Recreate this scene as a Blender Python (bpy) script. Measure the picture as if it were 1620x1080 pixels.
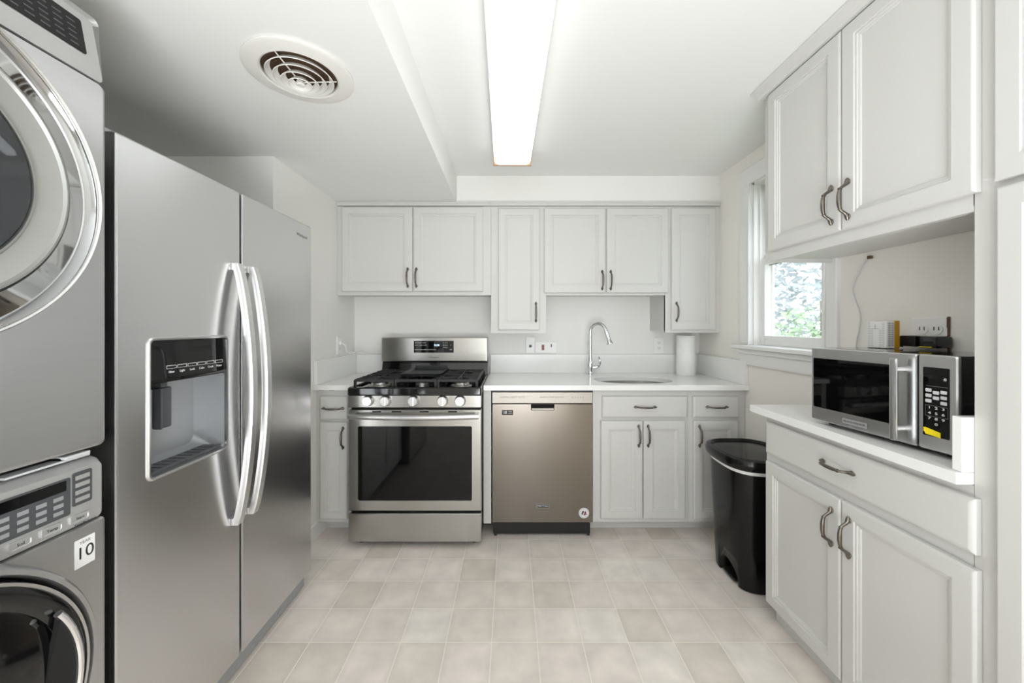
import bpy, bmesh, math, random
from mathutils import Vector, Matrix
random.seed(7)
sc = bpy.context.scene
for o in list(bpy.data.objects):
    bpy.data.objects.remove(o)
C = sc.collection
R = math.radians
PI = math.pi

# ------------------------------------------------------------------ camera, world, lights, exposure
EYE = 1.265
cam_d = bpy.data.cameras.new('camera')
cam_d.sensor_width = 36.0
cam_d.lens = 36.0 * 600 / 1620
cam_d.shift_x = 2 / 1620
cam_d.shift_y = -25 / 1620
cam_d.clip_start = 0.02
cam = bpy.data.objects.new('camera', cam_d)
cam.location = (0, 0, EYE)
cam.rotation_euler = (PI / 2, 0, 0)
C.objects.link(cam)
sc.camera = cam

world = bpy.data.worlds.new('overcast_sky')
sc.world = world
world.use_nodes = True
wn = world.node_tree
bg = wn.nodes['Background']
bg.inputs['Color'].default_value = (0.86, 0.93, 1.0, 1)
bg.inputs['Strength'].default_value = 3.0

def area(name, loc, rot, sx, sy, power, col=(1, 1, 1)):
    d = bpy.data.lights.new(name, 'AREA')
    d.shape = 'RECTANGLE'; d.size = sx; d.size_y = sy
    d.energy = power; d.color = col
    o = bpy.data.objects.new(name, d)
    o.location = loc; o.rotation_euler = rot
    C.objects.link(o)
    return o
# daylight arriving through the doorway behind the photographer
area('doorway_daylight', (0.17, -1.66, 1.10), (PI / 2, 0, 0), 0.34, 1.9, 6.0, (0.93, 0.97, 1.0))
# added fill light, unseen behind the camera, bounced off the ceiling
area('ceiling_bounce_fill', (0.16, -0.76, 0.35), (PI, 0, 0), 1.2, 0.9, 56, (0.94, 0.975, 1.0))
LAMP = 1.7

sc.view_settings.view_transform = 'Standard'
sc.view_settings.look = 'None'
sc.view_settings.gamma = 1
sc.view_settings.use_curve_mapping = False
sc.view_settings.exposure = 0.19
sc.cycles.use_denoising = True
sc.cycles.max_bounces = 10
sc.cycles.diffuse_bounces = 6
sc.cycles.glossy_bounces = 6
sc.cycles.sample_clamp_indirect = 8

# ------------------------------------------------------------------ materials
def srgb(r, g, b):
    f = lambda c: (c / 255 / 12.92) if c / 255 <= 0.04045 else ((c / 255 + 0.055) / 1.055) ** 2.4
    return (f(r), f(g), f(b), 1)

def mat(name, col, rough=0.5, metal=0.0, spec=0.5, noise=0.0, nscale=40, bump=0.0, aniso=0.0, arot=0.0,
        coat=0.0, stretch=(1, 1, 1), rnoise=0.0):
    m = bpy.data.materials.new(name)
    m.use_nodes = True
    nt = m.node_tree
    p = nt.nodes['Principled BSDF']
    p.inputs['Base Color'].default_value = col
    p.inputs['Roughness'].default_value = rough
    p.inputs['Metallic'].default_value = metal
    p.inputs['Specular IOR Level'].default_value = spec
    p.inputs['Coat Weight'].default_value = coat
    tc = nt.nodes.new('ShaderNodeTexCoord')
    mp = nt.nodes.new('ShaderNodeMapping')
    mp.inputs['Scale'].default_value = stretch
    nt.links.new(tc.outputs['Object'], mp.inputs['Vector'])
    nz = nt.nodes.new('ShaderNodeTexNoise')
    nz.inputs['Scale'].default_value = nscale
    nz.inputs['Detail'].default_value = 3
    nt.links.new(mp.outputs['Vector'], nz.inputs['Vector'])
    if noise:
        mr = nt.nodes.new('ShaderNodeMapRange')
        mr.inputs['To Min'].default_value = 1 - noise
        mr.inputs['To Max'].default_value = 1 + noise
        nt.links.new(nz.outputs['Fac'], mr.inputs['Value'])
        hv = nt.nodes.new('ShaderNodeHueSaturation')
        hv.inputs['Color'].default_value = col
        nt.links.new(mr.outputs['Result'], hv.inputs['Value'])
        nt.links.new(hv.outputs['Color'], p.inputs['Base Color'])
    if rnoise:
        mr = nt.nodes.new('ShaderNodeMapRange')
        mr.inputs['To Min'].default_value = rough - rnoise
        mr.inputs['To Max'].default_value = rough + rnoise
        nt.links.new(nz.outputs['Fac'], mr.inputs['Value'])
        nt.links.new(mr.outputs['Result'], p.inputs['Roughness'])
    if bump:
        bp = nt.nodes.new('ShaderNodeBump')
        bp.inputs['Strength'].default_value = bump
        bp.inputs['Distance'].default_value = 0.002
        nt.links.new(nz.outputs['Fac'], bp.inputs['Height'])
        nt.links.new(bp.outputs['Normal'], p.inputs['Normal'])
    if aniso:
        p.inputs['Anisotropic'].default_value = aniso
        p.inputs['Anisotropic Rotation'].default_value = arot
        tg = nt.nodes.new('ShaderNodeTangent')
        tg.direction_type = 'RADIAL'; tg.axis = 'Z'
        nt.links.new(tg.outputs['Tangent'], p.inputs['Tangent'])
    return m

def emis(name, col, strength):
    m = bpy.data.materials.new(name); m.use_nodes = True
    p = m.node_tree.nodes['Principled BSDF']
    p.inputs['Base Color'].default_value = col
    p.inputs['Emission Color'].default_value = col
    p.inputs['Emission Strength'].default_value = strength
    return m

def glass(name, tint=(1, 1, 1, 1), refl=0.05):
    m = bpy.data.materials.new(name); m.use_nodes = True
    nt = m.node_tree
    nt.nodes.remove(nt.nodes['Principled BSDF'])
    out = nt.nodes['Material Output']
    tr = nt.nodes.new('ShaderNodeBsdfTransparent'); tr.inputs['Color'].default_value = tint
    gl = nt.nodes.new('ShaderNodeBsdfGlossy'); gl.inputs['Roughness'].default_value = 0.02
    mx = nt.nodes.new('ShaderNodeMixShader')
    mx.inputs['Fac'].default_value = refl
    nt.links.new(tr.outputs['BSDF'], mx.inputs[1]); nt.links.new(gl.outputs['BSDF'], mx.inputs[2])
    nt.links.new(mx.outputs['Shader'], out.inputs['Surface'])
    return m

M = {}
M['wall'] = mat('wall_paint', srgb(234, 233, 230), 0.7, noise=0.01, nscale=3, bump=0.03)
M['wall_warm'] = mat('wall_paint_cream', srgb(241, 238, 231), 0.7, noise=0.01, nscale=3, bump=0.03)
M['ceil'] = mat('ceiling_paint', srgb(233, 233, 231), 0.8, noise=0.012, nscale=2.5, bump=0.04)
M['cab'] = mat('cabinet_paint', srgb(208, 207, 204), 0.38, noise=0.008, nscale=6)
M['trim'] = mat('trim_paint', srgb(236, 236, 234), 0.4, noise=0.006, nscale=6)
M['quartz'] = mat('white_quartz', srgb(238, 238, 236), 0.18, noise=0.02, nscale=14)
M['pewter'] = mat('pewter', srgb(120, 114, 106), 0.32, 1.0, noise=0.1, nscale=60)
M['steel'] = mat('brushed_steel', srgb(217, 217, 218), 0.27, 1.0, noise=0.025, nscale=30, aniso=0.75, arot=0.25, stretch=(.6, .6, 14))
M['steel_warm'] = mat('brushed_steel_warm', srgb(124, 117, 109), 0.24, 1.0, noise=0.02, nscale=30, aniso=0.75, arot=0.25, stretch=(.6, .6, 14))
M['steel_sat'] = mat('satin_steel', srgb(214, 214, 214), 0.28, 1.0, noise=0.02, nscale=50)
M['silver_dark'] = mat('silver_ring', srgb(158, 158, 155), 0.35, 0.6, noise=0.02)
M['range_steel'] = mat('range_steel', srgb(180, 178, 174), 0.27, 1.0, noise=0.03, nscale=30, aniso=0.75, arot=0.25, stretch=(.6, .6, 14))
M['strip'] = mat('warm_satin_strip', srgb(172, 166, 158), 0.4, 0.7, noise=0.02)
M['sink'] = mat('sink_steel', srgb(205, 204, 201), 0.25, 1.0, noise=0.05, nscale=20)
M['handle'] = mat('satin_handle', srgb(222, 222, 222), 0.38, 0.9, noise=0.01)
M['chrome'] = mat('chrome', srgb(232, 233, 235), 0.07, 1.0, noise=0.01)
M['chrome_soft'] = mat('mirror_trim', srgb(196, 197, 198), 0.06, 1.0, noise=0.01)
M['graphite'] = mat('graphite_enamel', srgb(186, 186, 186), 0.30, 0.85, noise=0.03, nscale=20, stretch=(1, .3, 3))
M['silver'] = mat('silver_plastic', srgb(190, 190, 190), 0.35, 0.6, noise=0.02)
M['black_gloss'] = mat('black_gloss', srgb(14, 14, 15), 0.08, noise=0.05, coat=0.3)
M['black_glass'] = mat('black_glass', srgb(7, 7, 8), 0.03, noise=0.05, spec=0.36)
M['black'] = mat('black_plastic', srgb(22, 22, 23), 0.4, noise=0.05)
M['black_can'] = mat('black_bin_plastic', srgb(9, 9, 9), 0.2, spec=0.35, noise=0.05)
M['iron'] = mat('cast_iron', srgb(26, 26, 27), 0.5, noise=0.1, nscale=90, bump=0.1)
M['griddle'] = mat('griddle_coating', srgb(36, 37, 40), 0.42, noise=0.05)
M['alu'] = mat('burner_aluminium', srgb(200, 198, 194), 0.3, 1.0, noise=0.05)
M['dark'] = mat('dark_gap', srgb(12, 12, 12), 0.8, noise=0.02)
M['grey'] = mat('grey_plastic', srgb(165, 167, 170), 0.35, 0.4, noise=0.02)
M['dgrey'] = mat('dark_grey_plastic', srgb(84, 86, 89), 0.35, 0.3, noise=0.02)
M['ltgrey'] = mat('light_grey_plastic', srgb(205, 206, 208), 0.35, 0.1, noise=0.02)
M['white_pl'] = mat('white_plastic', srgb(238, 238, 236), 0.35, noise=0.005)
M['paper'] = mat('tissue_paper', srgb(240, 240, 238), 0.9, noise=0.01)
M['print'] = mat('white_print', srgb(225, 225, 225), 0.6, noise=0.01)
M['print_grey'] = mat('grey_print', srgb(118, 116, 114), 0.6, noise=0.01)
M['print_dark'] = mat('dark_print', srgb(40, 40, 44), 0.6, noise=0.01)
M['yellow'] = mat('yellow_sticker', srgb(246, 222, 10), 0.6, noise=0.02)
M['ochre'] = mat('ochre_plastic', srgb(196, 146, 24), 0.45, noise=0.03)
M['red'] = mat('red_plastic', srgb(120, 16, 30), 0.3, noise=0.03)
M['brown'] = mat('brown_wood', srgb(96, 72, 52), 0.6, noise=0.2, nscale=30)
M['tan'] = mat('tan_wood_end', srgb(176, 140, 104), 0.55, noise=0.1, nscale=30)
M['rust'] = mat('duct_inside', srgb(70, 50, 32), 0.8, noise=0.3, nscale=15)
M['vent'] = mat('vent_enamel', srgb(226, 224, 219), 0.45, noise=0.02)
M['glass'] = glass('window_glass')
M['mesh'] = mat('oven_cavity', srgb(20, 20, 22), 0.5, noise=0.05)
M['leaf'] = mat('leaf', srgb(158, 180, 146), 0.6, noise=0.45, nscale=5)
M['leaf_grey'] = mat('grey_leaf', srgb(188, 195, 196), 0.6, noise=0.4, nscale=4)
M['bark'] = mat('bark', srgb(140, 132, 124), 0.9, noise=0.3, nscale=12)
M['lawn'] = mat('lawn', srgb(110, 130, 90), 0.95, noise=0.3, nscale=6)
M['clear'] = glass('clear_glass')
M['lamp'] = emis('lamp_diffuser', (0.97, 0.99, 1.0, 1), LAMP)
M['led'] = emis('clock_digits', (0.55, 0.8, 1.0, 1), 2.0)

def floor_mat():
    m = bpy.data.materials.new('vinyl_tile_floor'); m.use_nodes = True
    nt = m.node_tree; N = nt.nodes; L = nt.links
    p = N['Principled BSDF']
    tc = N.new('ShaderNodeTexCoord')
    mp = N.new('ShaderNodeMapping'); mp.vector_type = 'POINT'
    s = 1 / 0.1818
    mp.inputs['Scale'].default_value = (s, s, s)
    mp.inputs['Location'].default_value = (-0.1057 * s, -1.515 * s, 0)
    L.new(tc.outputs['Object'], mp.inputs['Vector'])
    fl = N.new('ShaderNodeVectorMath'); fl.operation = 'FLOOR'
    fr = N.new('ShaderNodeVectorMath'); fr.operation = 'FRACTION'
    L.new(mp.outputs['Vector'], fl.inputs[0]); L.new(mp.outputs['Vector'], fr.inputs[0])
    wn_ = N.new('ShaderNodeTexWhiteNoise'); wn_.noise_dimensions = '2D'
    L.new(fl.outputs['Vector'], wn_.inputs['Vector'])
    # tile tone per cell
    ramp = N.new('ShaderNodeValToRGB')
    e = ramp.color_ramp.elements
    e[0].position = 0.0; e[0].color = srgb(220, 210, 199)
    e[1].position = 1.0; e[1].color = srgb(240, 233, 225)
    k = e.new(0.35); k.color = srgb(230, 221, 212)
    k = e.new(0.7); k.color = srgb(235, 225, 218)
    L.new(wn_.outputs['Value'], ramp.inputs['Fac'])
    nz = N.new('ShaderNodeTexNoise'); nz.inputs['Scale'].default_value = 9; nz.inputs['Detail'].default_value = 6
    L.new(tc.outputs['Object'], nz.inputs['Vector'])
    mr = N.new('ShaderNodeMapRange'); mr.inputs['From Min'].default_value = .3; mr.inputs['From Max'].default_value = .7
    mr.inputs['To Min'].default_value = 0.89; mr.inputs['To Max'].default_value = 1.08
    L.new(nz.outputs['Fac'], mr.inputs['Value'])
    hs = N.new('ShaderNodeHueSaturation')
    L.new(ramp.outputs['Color'], hs.inputs['Color']); L.new(mr.outputs['Result'], hs.inputs['Value'])
    # grout mask
    sep = N.new('ShaderNodeSeparateXYZ'); L.new(fr.outputs['Vector'], sep.inputs[0])
    def edge(sock):
        a = N.new('ShaderNodeMath'); a.operation = 'SUBTRACT'; a.inputs[1].default_value = 0.5; L.new(sock, a.inputs[0])
        b = N.new('ShaderNodeMath'); b.operation = 'ABSOLUTE'; L.new(a.outputs[0], b.inputs[0])
        return b.outputs[0]
    mx = N.new('ShaderNodeMath'); mx.operation = 'MAXIMUM'
    L.new(edge(sep.outputs['X']), mx.inputs[0]); L.new(edge(sep.outputs['Y']), mx.inputs[1])
    gm = N.new('ShaderNodeMapRange'); gm.inputs['From Min'].default_value = 0.484; gm.inputs['From Max'].default_value = 0.496
    L.new(mx.outputs[0], gm.inputs['Value'])
    em = N.new('ShaderNodeMapRange'); em.inputs['From Min'].default_value = 0.36; em.inputs['From Max'].default_value = 0.49
    em.inputs['To Min'].default_value = 1.0; em.inputs['To Max'].default_value = 0.92
    L.new(mx.outputs[0], em.inputs['Value'])
    h2 = N.new('ShaderNodeHueSaturation'); L.new(hs.outputs['Color'], h2.inputs['Color']); L.new(em.outputs['Result'], h2.inputs['Value'])
    mix = N.new('ShaderNodeMix'); mix.data_type = 'RGBA'
    L.new(gm.outputs['Result'], mix.inputs['Factor'])
    L.new(h2.outputs['Color'], mix.inputs[6])
    mix.inputs[7].default_value = srgb(247, 240, 228)
    L.new(mix.outputs[2], p.inputs['Base Color'])
    p.inputs['Roughness'].default_value = 0.42
    bp = N.new('ShaderNodeBump'); bp.inputs['Strength'].default_value = 0.15; bp.inputs['Distance'].default_value = 0.002
    bp.invert = True
    L.new(gm.outputs['Result'], bp.inputs['Height'])
    L.new(bp.outputs['Normal'], p.inputs['Normal'])
    return m
M['floor'] = floor_mat()

# ------------------------------------------------------------------ mesh builder
class Frame:
    def __init__(s, o, u, v, n):
        s.o, s.u, s.v, s.n = Vector(o), Vector(u), Vector(v), Vector(n)
    def pt(s, a, b, c):
        return s.o + s.u * a + s.v * b + s.n * c
WORLD = Frame((0, 0, 0), (1, 0, 0), (0, 1, 0), (0, 0, 1))
def back(Y):   # a = X, b = Z, c towards the viewer (-Y)
    return Frame((0, Y, 0), (1, 0, 0), (0, 0, 1), (0, -1, 0))
def left(X):   # a = Y, b = Z, c = +X
    return Frame((X, 0, 0), (0, 1, 0), (0, 0, 1), (1, 0, 0))
def right(X):  # a = -Y, b = Z, c = -X
    return Frame((X, 0, 0), (0, -1, 0), (0, 0, 1), (-1, 0, 0))

def rrect(a0, a1, b0, b1, r=0.0, s=4):
    r = max(r, 1e-5)
    out = []
    for (cx, cy, t0) in ((a1 - r, b0 + r, -90), (a1 - r, b1 - r, 0), (a0 + r, b1 - r, 90), (a0 + r, b0 + r, 180)):
        for i in range(s + 1):
            t = R(t0 + 90 * i / s)
            out.append((cx + r * math.cos(t), cy + r * math.sin(t)))
    return out

class B:
    def __init__(s, frame=WORLD):
        s.bm = bmesh.new(); s.f = frame
    def V(s, a, b, c):
        return s.bm.verts.new(s.f.pt(a, b, c))
    def face(s, vs):
        try:
            return s.bm.faces.new(vs)
        except ValueError:
            return None
    def box(s, a0, a1, b0, b1, c0, c1, bev=0.0, seg=2):
        vs = [s.V(a, b, c) for c in (c0, c1) for b in (b0, b1) for a in (a0, a1)]
        q = [(0, 2, 3, 1), (4, 5, 7, 6), (0, 1, 5, 4), (2, 6, 7, 3), (0, 4, 6, 2), (1, 3, 7, 5)]
        fs = [s.face([vs[i] for i in f]) for f in q]
        if bev:
            es = {e for f in fs for e in f.edges}
            bmesh.ops.bevel(s.bm, geom=list(es), offset=bev, segments=seg, profile=0.5, affect='EDGES')
        return s
    def loft(s, rings, cap0=True, cap1=True, closed=False):
        """rings: lists of (a,b,c) with the same count; bridged one after another"""
        L = [[s.V(*p) for p in r] for r in rings]
        n = len(L[0])
        pairs = list(zip(L, L[1:])) + ([(L[-1], L[0])] if closed else [])
        for r0, r1 in pairs:
            for i in range(n):
                j = (i + 1) % n
                s.face([r0[i], r0[j], r1[j], r1[i]])
        if not closed:
            if cap0: s.face(list(reversed(L[0])))
            if cap1: s.face(L[-1])
        return s
    def rects(s, loops, cap0=True, cap1=True, seg=4):
        """loops: (a0,a1,b0,b1,c[,r])"""
        rings = []
        for l in loops:
            r = l[5] if len(l) > 5 else 0.0
            rings.append([(a, b, l[4]) for a, b in rrect(l[0], l[1], l[2], l[3], r, seg)])
        return s.loft(rings, cap0, cap1)
    def panel(s, a0, a1, b0, b1, prof, cap0=True, cap1=True, seg=1):
        """prof: (inset, c[, r])"""
        return s.rects([(a0 + i[0], a1 - i[0], b0 + i[0], b1 - i[0], i[1]) + ((i[2],) if len(i) > 2 else ()) for i in prof], cap0, cap1, seg)
    def lathe(s, ca, cb, prof, n=48, axis='c', cap0=True, cap1=True):
        rings = []
        for r, h in prof:
            ring = []
            for i in range(n):
                t = 2 * PI * i / n
                x, y = r * math.cos(t), r * math.sin(t)
                if axis == 'c': ring.append((ca + x, cb + y, h))
                elif axis == 'b': ring.append((ca + y, h, cb + x))
                else: ring.append((h, ca + x, cb + y))
            rings.append(ring)
        return s.loft(rings, cap0, cap1)
    def sweep(s, pts, sect, up=(0, 0, 1), scale=None, cap=True):
        """sect: list of 2-D points in (side, up); pts in frame coordinates"""
        P = [Vector(p) for p in pts]; n = len(P); up = Vector(up).normalized()
        rings = []
        side0 = None
        for i in range(n):
            t = (P[min(i + 1, n - 1)] - P[max(i - 1, 0)]).normalized()
            sd = t.cross(up)
            if sd.length < 1e-4:
                sd = side0 if side0 else Vector((1, 0, 0))
            sd.normalize(); side0 = sd
            w = sd.cross(t).normalized()
            k = scale[i] if scale else 1.0
            rings.append([tuple(P[i] + sd * (q[0] * k) + w * (q[1] * k)) for q in sect])
        return s.loft(rings, cap, cap)
    def tube(s, pts, r, n=10, up=None):
        P = [Vector(p) for p in pts]
        m = len(P)
        rad = r if isinstance(r, (list, tuple)) else [r] * m
        # parallel transport
        t = (P[1] - P[0]).normalized()
        ref = Vector((0, 0, 1)) if abs(t.z) < 0.9 else Vector((1, 0, 0))
        sd = t.cross(ref).normalized()
        rings = []
        for i in range(m):
            t = (P[min(i + 1, m - 1)] - P[max(i - 1, 0)]).normalized()
            sd = (sd - t * sd.dot(t)).normalized()
            w = t.cross(sd)
            rings.append([tuple(P[i] + (sd * math.cos(2 * PI * k / n) + w * math.sin(2 * PI * k / n)) * rad[i]) for k in range(n)])
        return s.loft(rings)
    def prism(s, poly, c0, c1):
        return s.loft([[(a, b, c0) for a, b in poly], [(a, b, c1) for a, b in poly]])

def spline(pts, k=8):
    """Catmull-Rom through pts"""
    P = [Vector(p) for p in pts]
    P = [P[0] * 2 - P[1]] + P + [P[-1] * 2 - P[-2]]
    out = []
    for i in range(1, len(P) - 2):
        for j in range(k):
            t = j / k
            a, b, c, d = P[i - 1], P[i], P[i + 1], P[i + 2]
            out.append(tuple(0.5 * ((2 * b) + (c - a) * t + (2 * a - 5 * b + 4 * c - d) * t * t + (3 * b - a - 3 * c + d) * t ** 3)))
    out.append(tuple(P[-2]))
    return out

def wloc(o):
    v = Vector((0, 0, 0))
    while o is not None:
        v += o.location; o = o.parent
    return v

def obj(name, b, m, parent=None, local=False, smooth=True, angle=35):
    bm = b.bm
    bmesh.ops.recalc_face_normals(bm, faces=bm.faces)
    if parent is not None and not local:
        bmesh.ops.translate(bm, verts=bm.verts, vec=-wloc(parent))
    me = bpy.data.meshes.new(name)
    bm.to_mesh(me); bm.free()
    if smooth:
        for p in me.polygons: p.use_smooth = True
        me.set_sharp_from_angle(angle=R(angle))
    me.materials.append(m)
    o = bpy.data.objects.new(name, me)
    C.objects.link(o)
    if parent is not None: o.parent = parent
    if smooth:
        w = o.modifiers.new('weighted_normal', 'WEIGHTED_NORMAL')
        w.mode = 'FACE_AREA'; w.weight = 80; w.keep_sharp = True
    return o

def tag(o, label, cat, group=None):
    o['label'] = label; o['category'] = cat
    if group: o['group'] = group
    return o
def thing(name, label, cat, loc, group=None, rz=0):
    o = bpy.data.objects.new(name, None)
    o.empty_display_size = 0.05
    o.location = loc; o.rotation_euler = (0, 0, rz)
    C.objects.link(o)
    return tag(o, label, cat, group)
def struct(o):
    o['kind'] = 'structure'
    return o

def text(name, body, frame, a, b, c, size, m, parent, local=False, align='CENTER', sx=1.0, bold=0.0, label=None):
    cu = bpy.data.curves.new(name, 'FONT')
    cu.body = body; cu.size = size; cu.align_x = align; cu.align_y = 'CENTER'; cu.extrude = 0.0002; cu.offset = bold
    t = bpy.data.objects.new(name, cu); C.objects.link(t)
    dg = bpy.context.evaluated_depsgraph_get()
    me = bpy.data.meshes.new_from_object(t.evaluated_get(dg))
    bpy.data.objects.remove(t)
    off = Vector((0, 0, 0)) if local else wloc(parent)
    for v in me.vertices:
        v.co = frame.pt(a + v.co.x * sx, b + v.co.y, c + v.co.z) - off
    me.materials.clear(); me.materials.append(m)
    me.name = name
    o = bpy.data.objects.new(name, me); C.objects.link(o); o.parent = parent
    if label: o['label'] = label
    return o

def boolean_cut(o, cutter):
    md = o.modifiers.new('cut', 'BOOLEAN'); md.operation = 'DIFFERENCE'; md.object = cutter; md.solver = 'EXACT'
    dg = bpy.context.evaluated_depsgraph_get()
    me = bpy.data.meshes.new_from_object(o.evaluated_get(dg))
    o.modifiers.clear()
    old = o.data; o.data = me; me.name = o.name
    bpy.data.objects.remove(cutter); bpy.data.meshes.remove(old)

# ------------------------------------------------------------------ the room
XL, XR, YB, YN, YR = -1.165, 1.403, 2.83, 1.86, -1.70
XA = -1.76                 # alcove wall behind fridge and laundry
ZL, ZC, XS, YC = 2.095, 2.272, -0.3655, 2.55   # low ceiling, high ceiling, drop edge, cabinet face

b = B(); b.box(XA - .1, XR + .12, YR - .1, YB + .1, -0.08, 0)
struct(obj('floor', b, M['floor']))
b = B(); b.box(XS, XR + .12, YR - .1, YB + .1, ZC, ZC + .1); b.box(XA - .1, XS, YR - .1, YB + .1, ZL, ZC + .1)
struct(obj('ceiling', b, M['ceil']))
b = B(); b.box(XL - .1, XR + .12, YB, YB + .1, 0, ZC); b.box(XS + .001, XR, YC + .002, YB, ZL + .003, ZC)
struct(obj('wall_back', b, M['wall']))
b = B(); b.box(XL - .7, XL, YN, YB, 0, ZL); b.box(XA - .1, XA, YR, YN, 0, ZL)
struct(obj('wall_left', b, M['wall']))
# right wall with the window opening
WY0, WY1, WZ0, WZ1 = 1.68, 2.20, 1.15, 2.09
b = B()
b.box(XR, XR + .12, YR, WY0, 0, ZC); b.box(XR, XR + .12, WY1, YB, 0, ZC)
b.box(XR, XR + .12, WY0, WY1, 0, WZ0); b.box(XR, XR + .12, WY0, WY1, WZ1, ZC)
struct(obj('wall_right', b, M['wall_warm']))
b = B(); b.box(XA - .1, -.20, YR - .1, YR, 0, ZC); b.box(.54, XR + .12, YR - .1, YR, 0, ZC); b.box(-.20, .54, YR - .1, YR, 2.08, ZC)
struct(obj('wall_rear', b, M['wall']))
b = B(); b.panel(0, 1, 0, 1, [(0, 0)])
b = B(left(XL)); b.rects([(YN, 2.37, 0, .09, 0), (YN, 2.37, 0, .09, .010), (YN, 2.37, 0, .08, .014)])
struct(obj('baseboard_left', b, M['trim']))

# window on the right wall
win = struct(thing('window_1', 'white double-hung window beside the tall cabinets, trees outside', 'window', (XR, 1.94, WZ0)))
del win['category']
f = right(XR)
b = B(f)
cw = .098
def casing(a0, a1, b0, b1):
    b.panel(a0, a1, b0, b1, [(0, 0), (0, .014), (.004, .018), (.008, .018)])
casing(-WY1 - cw, -WY1, WZ0 + .004, WZ1); casing(-WY0, -WY0 + .066, WZ0 + .004, WZ1); casing(-WY1 - cw, -WY0 + .066, WZ1, WZ1 + cw)
for a0, a1 in ((-WY1 - .012, -WY1 + .002), (-WY0 - .002, -WY0 + .012)):
    b.box(a0, a1, WZ0, WZ1, .018, .026, .003)
obj('casing', b, M['trim'], win)
b = B(f)
b.panel(-WY1 - cw - .03, -WY0 + .09, WZ0 - .022, WZ0 + .003, [(0, -.05), (0, .048), (.004, .055)])
obj('stool', b, M['trim'], win)
b = B(f)
b.rects([(-WY1 - cw, -WY0 + .07, WZ0 - .115, WZ0 - .023, 0), (-WY1 - cw, -WY0 + .07, WZ0 - .115, WZ0 - .023, .012), (-WY1 - cw + .002, -WY0 + .068, WZ0 - .10, WZ0 - .023, .017)])
b.box(-WY1 - cw - .004, -WY0 + .074, WZ0 - .05, WZ0 - .023, .016, .03, .006)
obj('apron', b, M['trim'], win)
b = B(f)
for a0, a1 in ((-WY1, -WY1 + .012), (-WY0 - .012, -WY0)):
    b.box(a0, a1, WZ0, WZ1, -.119, -.001)
    for c in (-.03, -.068, -.10):
        b.box(a0 - (0 if a0 < -2 else .01), a1 + (.01 if a0 < -2 else 0), WZ0, WZ1, c - .006, c)
b.box(-WY1, -WY0, WZ1 - .012, WZ1, -.119, -.001)
obj('jamb', b, M['trim'], win)
def sash(c0, c1, z0, z1, st, rb, rt, m):
    s_ = B(f)
    s_.box(-WY1 + .014, -WY1 + .014 + st, z0, z1, c0, c1, .003); s_.box(-WY0 - .014 - st, -WY0 - .014, z0, z1, c0, c1, .003)
    s_.box(-WY1 + .014 + st, -WY0 - .014 - st, z0, z0 + rb, c0, c1, .003); s_.box(-WY1 + .014 + st, -WY0 - .014 - st, z1 - rt, z1, c0, c1, .003)
    o = obj('sash', s_, m, win)
    g = B(f); g.box(-WY1 + .012 + st, -WY0 - .012 - st, z0 + rb - .002, z1 - rt + .002, (c0 + c1) / 2 - .002, (c0 + c1) / 2 + .002)
    obj('glass_pane', g, M['glass'], o)
    return o
sash(-.062, -.036, WZ0 + .004, 1.645, .036, .055, .035, M['trim'])
o = sash(-.096, -.072, 1.612, WZ1 - .014, .036, .035, .04, M['brown']); o['label'] = 'dark brown upper sash'

# ------------------------------------------------------------------ cabinet helpers
def pull_mesh():
    b = B(WORLD)   # long axis = x, out = z
    half = [(-.058, .0035, .003), (-.053, .0045, .0055), (-.046, .006, .0062), (-.040, .010, .0048), (-.035, .018, .0042), (-.030, .0255, .0044), (-.020, .029, .0054), (-.008, .0305, .0062)]
    pts = half + [(-x, z, r) for x, z, r in reversed(half)]
    b.tube([(x, 0, z) for x, z, r in pts], [r for x, z, r in pts], 12)
    for s_ in (-1, 1):
        b.lathe(s_ * .048, 0, [(.0075, .0002), (.0085, .002), (.006, .0048), (.002, .006)], 14)
        b.tube([(s_ * .0285, 0, .0268), (s_ * .0262, 0, .0276)], .0062, 10)
    bmesh.ops.scale(b.bm, vec=(1.17, 1.0, 1.05), verts=b.bm.verts)
    o = obj('handle', b, M['pewter'])
    me = o.data; bpy.data.objects.remove(o)
    return me
PULL = pull_mesh()
def pull(parent, frame, a, b, vertical=True, c=0.0):
    o = bpy.data.objects.new('handle', PULL)
    C.objects.link(o); o.parent = parent
    u, v, n = frame.u, frame.v, frame.n
    x = v if vertical else u
    y = n.cross(x)
    m = Matrix((x, y, n)).transposed().to_4x4()
    m.translation = frame.pt(a, b, c) - wloc(parent)
    o.matrix_local = m
    return o

DOOR = [(0, -.019), (0, -.006), (.003, -.002), (.007, 0), (.046, 0), (.0475, -.004), (.054, -.004), (.0555, -.007), (.062, -.0085), (.0635, -.0115), (.066, -.0115)]
SLAB = [(0, -.019), (0, -.007), (.004, -.002), (.010, 0), (.012, 0)]
def cab_door(root, frame, a0, a1, b0, b1, hand=None, prof=DOOR, name='door', vertical=True):
    """frame's c = 0 is the door's front"""
    d = B(frame); w = min(a1 - a0, b1 - b0)
    if prof is DOOR and w < .19:
        prof = [(i * (w / .19) if i > .02 else i, c) for i, c in DOOR]
    d.panel(a0, a1, b0, b1, prof)
    o = obj(name, d, M['cab'], root)
    if hand: pull(o, frame, hand[0], hand[1], vertical)
    return o

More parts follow.
